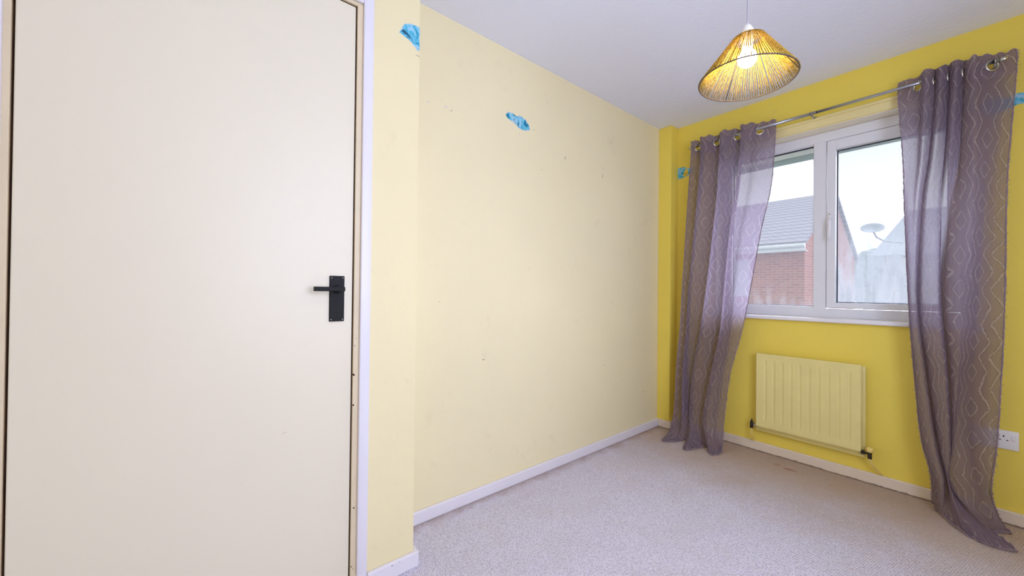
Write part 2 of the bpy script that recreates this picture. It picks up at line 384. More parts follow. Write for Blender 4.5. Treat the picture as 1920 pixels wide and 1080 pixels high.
# ---------------------------------------------------------------- room shell (metres)
XL, XD, XR, YW, YB, H = -1.594, -1.358, 0.85, 2.91, -1.30, 2.356
JY = 0.637
WX0, WX1, WZ0, WZ1 = -1.20, 0.0, 0.905, 2.075
T = 0.28
bm = bmesh.new(); box(bm, (XL - 0.1, YB - 0.1, -0.12), (XR + 0.1, YW + T, 0)); st(link('floor', bm, M['carpet']), 'pale woven loop carpet, stained, with shade painted brown near the window wall')
bm = bmesh.new(); box(bm, (XL - 0.1, YB - 0.1, H), (XR + 0.1, YW + T, H + 0.12)); st(link('ceiling', bm, M['ceiling']), 'pale lavender white textured ceiling')
bm = bmesh.new(); box(bm, (XL - 0.1, JY - 0.1, 0), (XL, YW, H)); wall_left = st(link('wall_left', bm, M['wall']), 'long cream yellow wall between the door wall and the window corner')
bm = bmesh.new()
DY0, DY1, DZ = -0.352, 0.424, 2.050
box(bm, (XD - 0.10, DY1, 0), (XD, JY, H)); box(bm, (XL - 0.1, JY - 0.012, 0), (XD - 0.0995, JY, H))
box(bm, (XD - 0.10, YB, 0), (XD, DY0, H)); box(bm, (XD - 0.10, DY0, DZ), (XD, DY1, H))
wall_door = st(link('wall_door', bm, M['wall_door']), 'cream yellow wall around the door, ending at the outer corner')
bm = bmesh.new()
box(bm, (XL - 0.1, YW, 0), (WX0, YW + T, H)); box(bm, (WX1, YW, 0), (XR + 0.1, YW + T, H))
box(bm, (WX0, YW, 0), (WX1, YW + T, WZ0 - 0.001)); box(bm, (WX0, YW, WZ1), (WX1, YW + T, H))
wall_window = st(link('wall_window', bm, M['wall_win']), 'strong yellow wall around the window and behind the radiator')
bm = bmesh.new(); box(bm, (XR, YB - 0.1, 0), (XR + 0.1, YW, H)); st(link('wall_right', bm, M['wall']), 'cream yellow wall to the right')
bm = bmesh.new(); box(bm, (XL - 0.1, YB - 0.1, 0), (XR, YB, H)); st(link('wall_back', bm, M['wall']), 'cream yellow wall behind')
# boxed-in pier in the corner
PX, PY = -1.492, 2.806
bm = bmesh.new(); box(bm, (XL, PY, 0), (PX, YW, H), 0.003); st(link('wall_pier', bm, M['wall_win']), 'narrow yellow boxed-in pier in the corner')
# lining strips of the window reveal
bm = bmesh.new()
box(bm, (WX0, YW + 0.001, WZ1 - 0.004), (WX1, YW + 0.10, WZ1)); box(bm, (WX0, YW + 0.001, WZ0), (WX0 + 0.004, YW + 0.10, WZ1 - 0.004)); box(bm, (WX1 - 0.004, YW + 0.001, WZ0), (WX1, YW + 0.10, WZ1 - 0.004))
st(link('trim_1', bm, M['reveal']), 'cream plaster lining of the window reveal')
# batten above the window
bm = bmesh.new(); box(bm, (-1.30, YW - 0.010, WZ1 + 0.001), (0.09, YW, 2.120), 0.002); box(bm, (-1.30, YW - 0.020, 2.119), (0.09, YW, 2.135), 0.004); st(link('trim_2', bm, M['batten']), 'yellow painted batten above the window, under the curtain rod')
# baseboards
SB = 0.017
def skirting(name, a, b, label):
    bm = bmesh.new(); box(bm, a, b, 0.005, 2); return st(link(name, bm, M['gloss']), label)
sk_l = skirting('baseboard_left', (XL, JY + 0.0, 0), (XL + SB, PY, 0.058), 'white skirting along the long wall')
bm = bmesh.new()
box(bm, (XD, DY1 + 0.036, 0), (XD + SB, JY + SB, 0.058), 0.005); box(bm, (XL + SB, JY, 0), (XD + 0.002, JY + SB, 0.058), 0.005)
sk_d = st(link('baseboard_door', bm, M['gloss']), 'short white skirting right of the door, turning the outer corner')
bm = bmesh.new()
box(bm, (XL + SB, PY - SB, 0), (PX + 0.006, PY, 0.062), 0.005); box(bm, (PX, PY - SB, 0), (PX + SB, YW - 0.001, 0.062), 0.005)
st(link('baseboard_pier', bm, M['gloss_grubby']), 'short skirting around the corner pier')
sk_w = skirting('baseboard_window', (PX + SB, YW - SB, 0), (XR, YW, 0.062), 'grubby cream skirting under the radiator'); sk_w.data.materials[0] = M['gloss_grubby']
# chips in the skirting by the door
def chips(parent, pts, nrm, r=0.0016):
    bm = bmesh.new()
    for (p, s) in pts:
        q = Vector(nrm).to_track_quat('Z', 'Y'); n = 7; ring = []
        for k in range(n):
            rr = r * s * random.uniform(0.6, 1.2); a = 2 * math.pi * k / n
            ring.append(Vector(p) + q @ Vector((rr * math.cos(a), rr * math.sin(a), 0)))
        prism(bm, ring, Vector(nrm) * 0.0004)
    o = link('paint_chip', bm, M['chip'], parent); o['label'] = 'dark paint chips'; return o
chips(sk_d, [((XD + SB, 0.548, 0.050), 1.6), ((XD + SB, 0.575, 0.053), 1.0)], (1, 0, 0))

# ---------------------------------------------------------------- door
door = empty('door_1', (XD, 0.035, 0)); st(door, 'flush off-white door with a black lever handle')
bm = bmesh.new(); box(bm, (XD - 0.040, -0.3325, 0.006), (XD - 0.004, 0.4015, 2.0345), 0.0025, 2); link('door_leaf', bm, M['door'], door)
bm = bmesh.new()  # lining and stop, seen as the cream strip and the dark gap
box(bm, (XD - 0.095, 0.4055, 0), (XD + 0.002, DY1 + 0.001, 2.051), 0.001); box(bm, (XD - 0.095, -0.353, 0), (XD + 0.002, -0.3365, 2.051), 0.001)
box(bm, (XD - 0.095, -0.3365, 2.0385), (XD + 0.002, 0.4055, 2.051), 0.001)
link('door_lining', bm, M['stop'], door)
bm = bmesh.new(); box(bm, (XD - 0.06, 0.394, 0.0), (XD - 0.041, 0.4055, 2.0385)); box(bm, (XD - 0.06, -0.3365, 0.0), (XD - 0.041, -0.325, 2.0385)); box(bm, (XD - 0.06, -0.325, 2.027), (XD - 0.041, 0.394, 2.0385))
box(bm, (XD - 0.040, 0.4045, 0), (XD - 0.006, 0.4056, 2.0385)); box(bm, (XD - 0.040, -0.3366, 0), (XD - 0.006, -0.3356, 2.0385)); box(bm, (XD - 0.040, -0.335, 2.0372), (XD - 0.006, 0.404, 2.0386))
link('door_stop', bm, M['gap'], door)
bm = bmesh.new()  # architrave
def arch(y0, y1, z0, z1):
    box(bm, (XD + 0.0, y0, z0), (XD + 0.014, y1, z1), 0.004, 3)
arch(0.424, 0.459, 0, 2.086); arch(-0.385, -0.347, 0, 2.086); arch(-0.347, 0.424, 2.051, 2.086)
arc = link('architrave', bm, M['gloss'], door, True)
o = chips(door, [((XD + 0.0022, 0.408, 0.76), 3.0), ((XD + 0.0022, 0.4075, 0.655), 2.6), ((XD + 0.0022, 0.414, 0.885), 1.0), ((XD + 0.0022, 0.410, 0.86), 1.2), ((XD + 0.0022, 0.414, 0.30), 1.8), ((XD + 0.0022, 0.409, 0.10), 1.6), ((XD + 0.0022, 0.414, 0.09), 1.0)], (1, 0, 0))
hd = empty('door_handle', (XD - 0.004, 0.351, 1.02)); hd.parent = door; hd.matrix_parent_inverse = door.matrix_world.inverted(); hd['label'] = 'black lever handle on a long backplate'
bpy.context.view_layer.update()
bm = bmesh.new(); box(bm, (XD - 0.004, 0.3275, 0.946), (XD + 0.001, 0.3745, 1.099), 0.0016, 2)
bmesh.ops.translate(bm, verts=bm.verts, vec=(0, 0, 0)); link('backplate', bm, M['black'], hd)
bm = bmesh.new(); cyl(bm, (XD + 0.001, 0.352, 1.054), (XD + 0.006, 0.352, 1.054), 0.0145, 0.0125, 28); cyl(bm, (XD + 0.006, 0.352, 1.054), (XD + 0.040, 0.352, 1.054), 0.0085, 0.0085, 24)
box(bm, (XD + 0.034, 0.2735, 1.0475), (XD + 0.043, 0.366, 1.062), 0.0018, 2); box(bm, (XD + 0.026, 0.2735, 1.0475), (XD + 0.036, 0.2805, 1.062), 0.0015, 2)
link('lever', bm, M['black'], hd)
for (y, z) in ((0.3335, 1.0925), (0.3690, 1.0925), (0.3335, 0.9525), (0.3690, 0.9525)):
    bm = bmesh.new(); lathe(bm, [(0.0022, 0), (0.0020, 0.0007), (0.0, 0.0009)], (XD + 0.001, y, z), Vector((1, 0, 0)), 14); link('screw', bm, M['screw'], hd, True)
# tiny scuff on the door leaf
bm = bmesh.new(); prism(bm, [(XD - 0.004, 0.197, 0.602), (XD - 0.004, 0.205, 0.6045), (XD - 0.004, 0.211, 0.607), (XD - 0.004, 0.205, 0.6055)], (0.0003, 0, 0)); link('scuff_mark', bm, M['scuff_dark'], door)

# ---------------------------------------------------------------- window
FY0, FY1 = YW + 0.10, YW + 0.17
win = empty('window_1', (-0.6, FY0, WZ0)); st(win, 'white double glazed window, fixed light left and opening sash right')
GL = dict(l0=-1.135, l1=-0.654, lz0=0.977, lz1=2.006, s0=-0.539, s1=-0.085, sz0=1.004, sz1=1.946)
SO = (-0.582, -0.042, 0.971, 2.006)
def ring(bm, x0, x1, z0, z1, X0, X1, Z0, Z1, y0, y1, bev=0.003):
    """rectangular frame: outer X0..X1,Z0..Z1, hole x0..x1,z0..z1"""
    box(bm, (X0, y0, Z0), (x0, y1, Z1), bev); box(bm, (x1, y0, Z0), (X1, y1, Z1), bev)
    box(bm, (x0 - 0.002, y0 + 0.0002, Z0), (x1 + 0.002, y1, z0), bev); box(bm, (x0 - 0.002, y0 + 0.0002, z1), (x1 + 0.002, y1, Z1), bev)
bm = bmesh.new()
ring(bm, GL['l0'], -0.042, 0.966, 2.011, WX0 + 0.004, WX1 - 0.004, WZ0 + 0.004, WZ1 - 0.004, FY0, FY1)
box(bm, (-0.650, FY0 + 0.0004, 0.962), (-0.586, FY1, 2.012), 0.003)
# bead around the fixed light
ring(bm, GL['l0'] + 0.004, GL['l1'] - 0.0, GL['lz0'], GL['lz1'], GL['l0'] - 0.012, -0.640, GL['lz0'] - 0.014, GL['lz1'] + 0.012, FY0 + 0.010, FY0 + 0.035, 0.004)
link('window_frame', bm, M['pvc'], win)
bm = bmesh.new()
ring(bm, GL['l0'] + 0.008, GL['l1'] - 0.004, GL['lz0'] + 0.003, GL['lz1'] - 0.006, GL['l0'], GL['l1'] + 0.002, GL['lz0'] - 0.002, GL['lz1'] + 0.002, FY0 + 0.034, FY0 + 0.042, 0)
link('gasket', bm, M['pvc_dark'], win)
bm = bmesh.new(); box(bm, (GL['l0'] - 0.005, FY0 + 0.038, GL['lz0'] - 0.008), (GL['l1'] + 0.006, FY0 + 0.040, GL['lz1'] + 0.006)); link('fixed_pane', bm, M['glass_clear'], win)
bm = bmesh.new(); ring(bm, GL['s0'], GL['s1'], GL['sz0'], GL['sz1'], *SO, FY0 - 0.012, FY0 + 0.050, 0.004)
sash = link('sash', bm, M['pvc'], win)
bm = bmesh.new(); ring(bm, GL['s0'] + 0.005, GL['s1'] - 0.005, GL['sz0'] + 0.004, GL['sz1'] - 0.005, GL['s0'] - 0.002, GL['s1'] + 0.002, GL['sz0'] - 0.002, GL['sz1'] + 0.002, FY0 + 0.026, FY0 + 0.036, 0)
link('sash_gasket', bm, M['pvc_dark'], sash)
bm = bmesh.new(); box(bm, (GL['s0'] - 0.006, FY0 + 0.030, GL['sz0'] - 0.006), (GL['s1'] + 0.006, FY0 + 0.032, GL['sz1'] + 0.006)); link('sash_pane', bm, M['glass_fog'], sash)
# handle on the sash stile
hx, hy = -0.5665, FY0 - 0.012
bm = bmesh.new(); box(bm, (hx - 0.010, hy - 0.008, 1.485), (hx + 0.010, hy, 1.560), 0.004, 3); cyl(bm, (hx, hy - 0.008, 1.515), (hx, hy - 0.024, 1.515), 0.0105, 0.009, 20)
tube(bm, [(hx, hy - 0.024, 1.520), (hx + 0.001, hy - 0.028, 1.500), (hx + 0.003, hy - 0.032, 1.47), (hx + 0.002, hy - 0.034, 1.425), (hx, hy - 0.034, 1.385)], [0.009, 0.009, 0.0075, 0.0075, 0.007], 12)
link('window_handle', bm, M['sill'], sash, True)
bm = bmesh.new(); cyl(bm, (hx, hy - 0.0245, 1.515), (hx, hy - 0.0253, 1.515), 0.0035, 0.0035, 12); cyl(bm, (hx, hy - 0.008, 1.549), (hx, hy - 0.0088, 1.549), 0.003, 0.003, 12)
link('handle_lock', bm, M['dark_hole'], sash)
# sill board
bm = bmesh.new(); box(bm, (WX0 - 0.03, YW - 0.030, 0.886), (WX1 + 0.03, YW, 0.909), 0.006, 3); box(bm, (WX0 + 0.004, YW - 0.006, 0.9051), (WX1 - 0.004, FY0, 0.909), 0)
link('window_sill', bm, M['sill'], win, True)

# made-up window frame around the added fill lamp, out of view
bm = bmesh.new(); ya, yb, za, zb = 0.75 - 0.66, 0.75 + 0.66, 1.38 - 0.79, 1.38 + 0.79
for a_, b_ in (((ya, za), (yb, za + 0.04)), ((ya, zb - 0.04), (yb, zb)), ((ya, za + 0.04), (ya + 0.04, zb - 0.04)), ((yb - 0.04, za + 0.04), (yb, zb - 0.04))):
    box(bm, (0.80, a_[0], a_[1]), (0.85, b_[0], b_[1]), 0.003)
st(link('fill_light_frame', bm, M['pvc']), 'added white window-style frame around the fill lamp')

# ---------------------------------------------------------------- curtain rod
RY, RZ = 2.830, 2.143
rod = empty('curtain_rod', (-0.62, YW, RZ)); tag(rod, 'thin chrome curtain rod on small brackets above the window', 'curtain rod')
bm = bmesh.new(); cyl(bm, (-1.345, RY, RZ), (-0.60, RY, RZ), 0.0095, n=24); cyl(bm, (-0.61, RY, RZ), (0.074, RY, RZ), 0.0083, n=24); link('pole', bm, M['chrome'], rod, True)
for x, s in ((0.074, 1), (-1.345, -1)):
    bm = bmesh.new(); lathe(bm, [(0.0, 0), (0.0085, 0.0), (0.0095, 0.004), (0.0095, 0.014), (0.006, 0.022), (0.0, 0.024)], (x, RY, RZ), Vector((s, 0, 0)), 20); link('end_cap', bm, M['eyelet'], rod, True)
for x in (-0.622, -1.335, 0.145 - 0.085):
    bm = bmesh.new(); cyl(bm, (x, YW - 0.0005, RZ - 0.012), (x, YW - 0.006, RZ - 0.012), 0.014, n=20); cyl(bm, (x, YW - 0.004, RZ - 0.012), (x, RY, RZ - 0.012), 0.0045, n=12)
    torus(bm, (x, RY, RZ), (1, 0, 0), 0.0105, 0.0030, 20, 8); link('bracket', bm, M['chrome'], rod, True)

# ---------------------------------------------------------------- curtains
def crom(P, t):
    """Catmull-Rom through rows of P (n, k) at parameter t in 0..n-1"""
    n = len(P); i = int(min(max(math.floor(t), 0), n - 2)); f = t - i
    p1, p2 = P[i], P[i + 1]; p0 = P[i - 1] if i > 0 else 2 * p1 - p2; p3 = P[i + 2] if i + 2 < n else 2 * p2 - p1
    return 0.5 * ((2 * p1) + (-p0 + p2) * f + (2 * p0 - 5 * p1 + 4 * p2 - p3) * f * f + (-p0 + 3 * p1 - 3 * p2 + p3) * f ** 3)

def curtain(name, label, plan, edges, hem, hemside, nu, nv, eyelets, ytop, seed, low=None):
    """plan: (x, yoff) across; edges: (z, x_a, x_b, ybase, amp); hem: floor points across; returns root"""
    rng = random.Random(seed)
    plan = np.array(plan, float); A0 = plan[0, 0]; A1 = plan[-1, 0]
    top = np.array([crom(plan, i / nu * (len(plan) - 1)) for i in range(nu + 1)])
    frac = (top[:, 0] - A0) / (A1 - A0); off = top[:, 1]
    hemP = np.array([crom(np.array(hem, float), i / nu * (len(hem) - 1)) for i in range(nu + 1)])
    rows = []
    if low is not None:
        lo = np.array([crom(np.array(low, float), i / nu * (len(low) - 1)) for i in range(nu + 1)])
    frac0, off0 = frac, off
    for k, (z, xa, xb, yb, amp) in enumerate(edges):
        if low is not None:
            q_ = min(max((2.08 - z) / 1.05, 0), 1); q_ = q_ * q_ * (3 - 2 * q_)
            frac = frac0 * (1 - q_) + lo[:, 0] * q_; off = off0 * (1 - q_) + lo[:, 1] * q_
        # folds soften and wander a little on the way down
        ph = [0.010 * (k if k > 1 else 0) * math.sin(0.9 * k + 9 * frac[i]) for i in range(nu + 1)]
        R = [(xa + (xb - xa) * frac[i] + ph[i] * 0.35, yb + off[i] * amp + ph[i] * 0.5 * (off[i] * 10), z) for i in range(nu + 1)]
        rows.append(np.array(R))
    last = rows[-1]
    r1 = last * 0.62 + np.column_stack([hemP[:, 0], hemP[:, 1], np.full(nu + 1, 0.0)]) * 0.38; r1[:, 2] = 0.075
    r2 = last * 0.30 + np.column_stack([hemP[:, 0], hemP[:, 1], np.full(nu + 1, 0.0)]) * 0.70; r2[:, 2] = 0.026 + 0.008 * np.sin(frac * 40)
    r3 = np.column_stack([hemP[:, 0], hemP[:, 1], 0.008 + 0.004 * np.sin(frac * 55 + 1)])
    rows += [r1, r2, r3]
    rows = np.array(rows)
    # cumulative length down and across
    vpos = [0.0]
    for k in range(1, len(rows)): vpos.append(vpos[-1] + float(np.mean(np.linalg.norm(rows[k] - rows[k - 1], axis=1))))
    # arc length at the header
    ul = [0.0]
    for i in range(1, nu + 1): ul.append(ul[-1] + float(np.linalg.norm(rows[0][i] - rows[0][i - 1])))
    G = np.zeros((nv + 1, nu + 1, 3)); VV = []
    for j in range(nv + 1):
        tt = j / nv * (len(rows) - 1)
        # finer rows where the cloth turns onto the floor come from the row parameter itself
        G[j] = crom(rows.reshape(len(rows), -1), tt).reshape(nu + 1, 3)
        i = int(min(math.floor(tt), len(rows) - 2)); VV.append(2.18 - (vpos[i] + (vpos[i + 1] - vpos[i]) * (tt - i)))
    G[0, :, 2] += 0.006 * np.sin(frac * 60) - 0.002
    G[:, :, 2] = np.maximum(G[:, :, 2], 0.003)
    G[:, :, 1] = np.minimum(G[:, :, 1], YW - 0.022)
    root = empty(name, (float(np.mean(hemP[:, 0])), float(np.mean(hemP[:, 1])), 0.0)); tag(root, label, 'curtain', 'pair of sheer eyelet curtains')
    me = bpy.data.meshes.new('curtain_panel')
    # eyelet holes: drop the quads inside each ring
    centres = []
    for e in eyelets:
        tt = e * nu; i = int(tt); f = tt - i
        centres.append((i, f))
    verts = G.reshape(-1, 3).tolist(); faces = []; uvs = []
    zc = RZ - 0.016
    def near_hole(j, i):
        c = (G[j, i] + G[j, i + 1] + G[j + 1, i] + G[j + 1, i + 1]) / 4
        for (a, f) in centres:
            p = G[0, a] * (1 - f) + G[0, min(a + 1, nu)] * f
            d = np.array([c[0] - p[0], c[1] - p[1], c[2] - zc])
            if abs(ul[i] - (ul[a] * (1 - f) + ul[min(a + 1, nu)] * f)) < 0.03 and np.linalg.norm(d) < 0.0212: return True
        return False
    for j in range(nv):
        for i in range(nu):
            if G[j, i, 2] > 2.08 and near_hole(j, i): continue
            a = j * (nu + 1) + i; faces.append((a, a + nu + 1, a + nu + 2, a + 1))
            uvs += [(ul[i], VV[j]), (ul[i], VV[j + 1]), (ul[i + 1], VV[j + 1]), (ul[i + 1], VV[j])]
    me.from_pydata(verts, [], faces); me.update()
    uvl = me.uv_layers.new(name='UVMap')
    for k, (u, v) in enumerate(uvs): uvl.data[k].uv = (u, v)
    me.materials.append(M['curtain'])
    for p in me.polygons: p.use_smooth = True
    o = bpy.data.objects.new('curtain_panel', me); COL.objects.link(o); o.parent = root; o.matrix_parent_inverse = root.matrix_world.inverted()
    # metal eyelets
    for (a, f) in centres:
        p = G[0, a] * (1 - f) + G[0, min(a + 1, nu)] * f
        tdir = G[0, min(a + 3, nu)] - G[0, max(a - 3, 0)]; nrm = Vector((tdir[1], -tdir[0], 0)).normalized()
        bm = bmesh.new(); torus(bm, (p[0], p[1], zc), nrm, 0.0225, 0.0052, 36, 12); link('eyelet', bm, M['eyelet'], root, True)
    # frayed side edges and hem
    def fray(line, dirv, nm, n_h):
        bm = bmesh.new(); L = [Vector(p) for p in line]
        tube(bm, [p + Vector((rng.uniform(-1, 1), rng.uniform(-1, 1), 0)) * 0.0008 for p in L], [0.0022 * rng.uniform(0.7, 1.5) for _ in L], 5)
        for _ in range(n_h):
            k = rng.randrange(1, len(L) - 1); p = L[k] + (L[k + 1] - L[k]) * rng.random()
            d = (Vector(dirv) + Vector((rng.uniform(-.6, .6), rng.uniform(-.6, .6), rng.uniform(-.8, .8)))).normalized() * rng.uniform(0.004, 0.012)
            q = p + d * 0.5 + Vector((0, 0, rng.uniform(-.002, .002))); e = p + d
            p.z = max(p.z, .004); q.z = max(q.z, .004); e.z = max(e.z, .004)
            tube(bm, [p, q, e], [0.0008, 0.0006, 0.0003], 3)
        o = link(nm, bm, M['fray'], root); o['label'] = 'frayed thread edge'
    s = 1 if A1 > A0 else -1
    fray(G[:, 0], (-s, 0, 0), 'frayed_edge', 260); fray(G[:, nu], (s, 0, 0), 'frayed_edge', 260)
    fray(G[nv, :], (0, -1, 0), 'frayed_hem', 60)
    fray(G[0, :], (0, 0, 1), 'frayed_heading', 60)
    return root

# left curtain: plan from its right (window) edge to the left
plan = [(-0.815, 0.020)]
WV = [(0, 0), (-.034, -.034), (-.072, -.054), (-.102, -.042), (-.114, 0), (-.112, .026), (-.106, .035), (-.117, .025)]
for k in range(0, 26):
    dx_, dy_ = WV[k % 8]; plan.append((-0.902 - 0.139 * (k // 8) + dx_, dy_))
plan.append((-1.346, -0.045))
nP = len(plan) - 1
edgesL = [(2.180, -0.815, -1.325, 2.830, 1.0), (2.090, -0.815, -1.325, 2.830, 1.0), (1.760, -0.838, -1.335, 2.815, 0.95), (1.470, -0.888, -1.348, 2.805, 0.9),
          (1.090, -0.932, -1.372, 2.795, 0.9), (0.800, -0.968, -1.390, 2.785, 0.9), (0.500, -1.034, -1.412, 2.770, 0.9), (0.200, -1.078, -1.402, 2.745, 1.0)]
hemL = [(-1.048, 2.640), (-1.060, 2.590), (-1.085, 2.570), (-1.120, 2.610), (-1.150, 2.685), (-1.175, 2.620), (-1.205, 2.525), (-1.240, 2.520), (-1.275, 2.620), (-1.300, 2.680), (-1.335, 2.590), (-1.385, 2.525), (-1.410, 2.560), (-1.420, 2.640)]
eyL = []
for k in range(0, 7): # zero crossings at s = 0, .5, 1 ...
    eyL.append((1 + 4 * k) / nP)
curtain('curtain', 'mauve sheer eyelet curtain left of the window, folds spread on the carpet', plan, edgesL, hemL, 1, 300, 220, eyL, 2.18, 3)
# right curtain: from its left edge to the right
planR = [(-0.256, 0.018), (-0.222, 0.016), (-0.183, 0.0), (-0.155, -0.046), (-0.124, 0.0), (-0.121, 0.036), (-0.127, 0.0), (-0.105, -0.050), (-0.078, 0.0), (-0.075, 0.036), (-0.081, 0.0), (-0.058, -0.050), (-0.032, 0.0), (-0.029, 0.034), (-0.035, 0.0), (-0.004, -0.044), (0.024, -0.022), (0.051, 0.002), (0.085, 0.022), (0.120, 0.020)]
edgesR = [(2.180, -0.257, 0.121, 2.830, 1.0), (2.090, -0.257, 0.121, 2.830, 1.0), (1.760, -0.244, 0.110, 2.812, 0.95), (1.500, -0.234, 0.101, 2.800, 0.9),
          (1.040, -0.207, 0.088, 2.790, 1.0), (0.680, -0.176, 0.065, 2.785, 1.0), (0.360, -0.152, 0.046, 2.775, 0.95), (0.180, -0.134, 0.042, 2.765, 0.9)]
hemR = [(-0.124, 2.850), (-0.118, 2.800), (-0.098, 2.745), (-0.060, 2.665), (-0.022, 2.612), (0.005, 2.595), (0.035, 2.572), (0.075, 2.580), (0.114, 2.606), (0.085, 2.680), (0.060, 2.740), (0.105, 2.780), (0.090, 2.820)]
nR = len(planR) - 1
eyR = [i / nR for i in (2, 4, 8, 12, 17)]
lowR = [(0, .0), (.03, -.030), (.08, -.046), (.125, -.038), (.14, 0), (.13, .030), (.145, .0), (.19, -.046), (.27, -.056), (.325, -.044), (.34, 0), (.33, .030), (.35, 0),
        (.40, -.046), (.52, -.066), (.65, -.058), (.73, -.03), (.80, .008), (.90, .026), (1, .018)]
curtain('curtain', 'mauve sheer eyelet curtain right of the window, hem trailing toward the socket corner', planR, edgesR, hemR, 1, 300, 220, eyR, 2.18, 5, lowR)

# ---------------------------------------------------------------- radiator
rx0, rx1, rz0, rz1, ryf = -0.920, -0.394, 0.158, 0.662, 2.842
rad = empty('radiator', ((rx0 + rx1) / 2, YW, rz0)); tag(rad, 'cream painted panel radiator with pressed vertical ribs under the window', 'radiator')
def rib_panel(x0, x1, z0, z1, yf, depth, nribs, bm):
    nx, nz_ = 150, 40
    def hgt(x, z):
        fx = (x - x0) / (x1 - x0)
        p = (fx * (nribs + 0.35) + 0.30) % 1.0
        d = abs(p - 0.5) * 2           # 0 centre of groove
        g = min(max((0.36 - d) / 0.16, 0), 1)
        zz = min(z - z0, z1 - z); m = min(max((zz - 0.040) / 0.016, 0), 1)
        ex = min(x - x0, x1 - x); me_ = min(max((ex - 0.012) / 0.006, 0), 1)
        e = min(max(min(zz, ex) / 0.006, 0), 1)
        return yf + 0.0045 * g * m * me_ + 0.006 * (1 - math.sqrt(max(0, 1 - (1 - e) ** 2)))
    g = []
    for j in range(nz_ + 1):
        fz = j / nz_; z = z0 + (z1 - z0) * (0.5 - 0.5 * math.cos(math.pi * fz))
        g.append([bm.verts.new((x0 + (x1 - x0) * i / nx, hgt(x0 + (x1 - x0) * i / nx, z), z)) for i in range(nx + 1)])
    for j in range(nz_):
        for i in range(nx): bm.faces.new((g[j][i], g[j][i + 1], g[j + 1][i + 1], g[j + 1][i]))
    box(bm, (x0, yf + 0.0055, z0), (x1, yf + depth, z1), 0.0)
bm = bmesh.new(); rib_panel(rx0 + 0.004, rx1 - 0.002, rz0 + 0.020, rz1, ryf, 0.012, 11, bm); link('front_panel', bm, M['rad'], rad, True)
bm = bmesh.new(); box(bm, (rx0 - 0.004, ryf + 0.030, rz0 - 0.014), (rx1 + 0.012, ryf + 0.044, rz1 - 0.010), 0.004, 2); link('back_panel', bm, M['rad_trim'], rad, True)
bm = bmesh.new()
for i in range(34):
    x = rx0 + 0.03 + (rx1 - rx0 - 0.06) * i / 33; box(bm, (x, ryf + 0.012, rz0 + 0.05), (x + 0.002, ryf + 0.030, rz1 - 0.05))
box(bm, (rx0 + 0.01, ryf + 0.012, rz0 + 0.010), (rx1 - 0.005, ryf + 0.031, rz0 + 0.030), 0.004); box(bm, (rx0 + 0.01, ryf + 0.012, rz1 - 0.030), (rx1 - 0.005, ryf + 0.031, rz1 - 0.012), 0.004)
link('convector_fins', bm, M['rad_trim'], rad)
for x in (rx0 + 0.10, rx1 - 0.10):
    bm = bmesh.new(); box(bm, (x - 0.012, ryf + 0.043, rz0 + 0.06), (x + 0.012, YW, rz1 - 0.06), 0.002); link('wall_bracket', bm, M['rad_trim'], rad)
vy = ryf + 0.021
v = empty('radiator_valve', (rx0 - 0.03, vy, 0.19)); v.parent = rad; v.matrix_parent_inverse = rad.matrix_world.inverted(); v['label'] = 'dark lockshield valve at the left end'
bpy.context.view_layer.update()
bm = bmesh.new(); zv = rz0 + 0.023
cyl(bm, (rx0 + 0.004, vy, zv), (rx0 - 0.010, vy, zv), 0.0115, n=6); link('union_nut', bm, M['valve_light'], v)
bm = bmesh.new(); cyl(bm, (rx0 - 0.008, vy, zv), (rx0 - 0.024, vy, zv), 0.006, n=16); cyl(bm, (rx0 - 0.024, vy, zv - 0.017), (rx0 - 0.024, vy, zv + 0.014), 0.010, n=16); cyl(bm, (rx0 - 0.024, vy, zv + 0.014), (rx0 - 0.024, vy, zv + 0.032), 0.0085, 0.004, n=14)
cyl(bm, (rx0 - 0.024, vy, zv - 0.026), (rx0 - 0.024, vy, zv - 0.016), 0.0105, n=6); link('valve_body', bm, M['valve'], v)
bm = bmesh.new(); tube(bm, [(rx0 - 0.024, vy, zv - 0.026), (rx0 - 0.024, vy + 0.003, 0.11), (rx0 - 0.024, vy + 0.010, 0.075), (rx0 - 0.020, YW - 0.009, 0.063), (rx0 - 0.020, YW - 0.008, 0.055)], 0.0055, 12); link('pipe', bm, M['pipe'], rad, True)
v = empty('radiator_valve', (rx1 + 0.03, vy, 0.19)); v.parent = rad; v.matrix_parent_inverse = rad.matrix_world.inverted(); v['label'] = 'valve with a yellow painted cap at the right end'
bpy.context.view_layer.update()
zv = rz0 + 0.022
bm = bmesh.new(); cyl(bm, (rx1 - 0.004, vy - 0.012, zv), (rx1 + 0.012, vy - 0.012, zv), 0.0125, n=6); link('union_nut', bm, M['valve'], v)
bm = bmesh.new(); cyl(bm, (rx1 + 0.011, vy - 0.012, zv), (rx1 + 0.032, vy - 0.012, zv), 0.006, n=16); cyl(bm, (rx1 + 0.032, vy - 0.012, zv - 0.026), (rx1 + 0.032, vy - 0.012, zv + 0.010), 0.0095, n=16); link('valve_body', bm, M['valve'], v)
bm = bmesh.new(); lathe(bm, [(0.0, 0.0), (0.013, 0), (0.0165, 0.004), (0.0165, 0.021), (0.012, 0.026), (0, 0.027)], (rx1 + 0.032, vy - 0.012, zv + 0.009), n=18); link('valve_cap', bm, M['pipe'], v, True)
bm = bmesh.new(); tube(bm, [(rx1 + 0.032, vy - 0.012, zv - 0.026), (rx1 + 0.036, vy - 0.008, 0.135), (rx1 + 0.050, vy + 0.004, 0.105), (rx1 + 0.068, vy + 0.020, 0.080), (rx1 + 0.074, YW - 0.010, 0.066), (rx1 + 0.075, YW - 0.008, 0.055)], 0.0055, 12); link('pipe', bm, M['pipe'], rad, True)

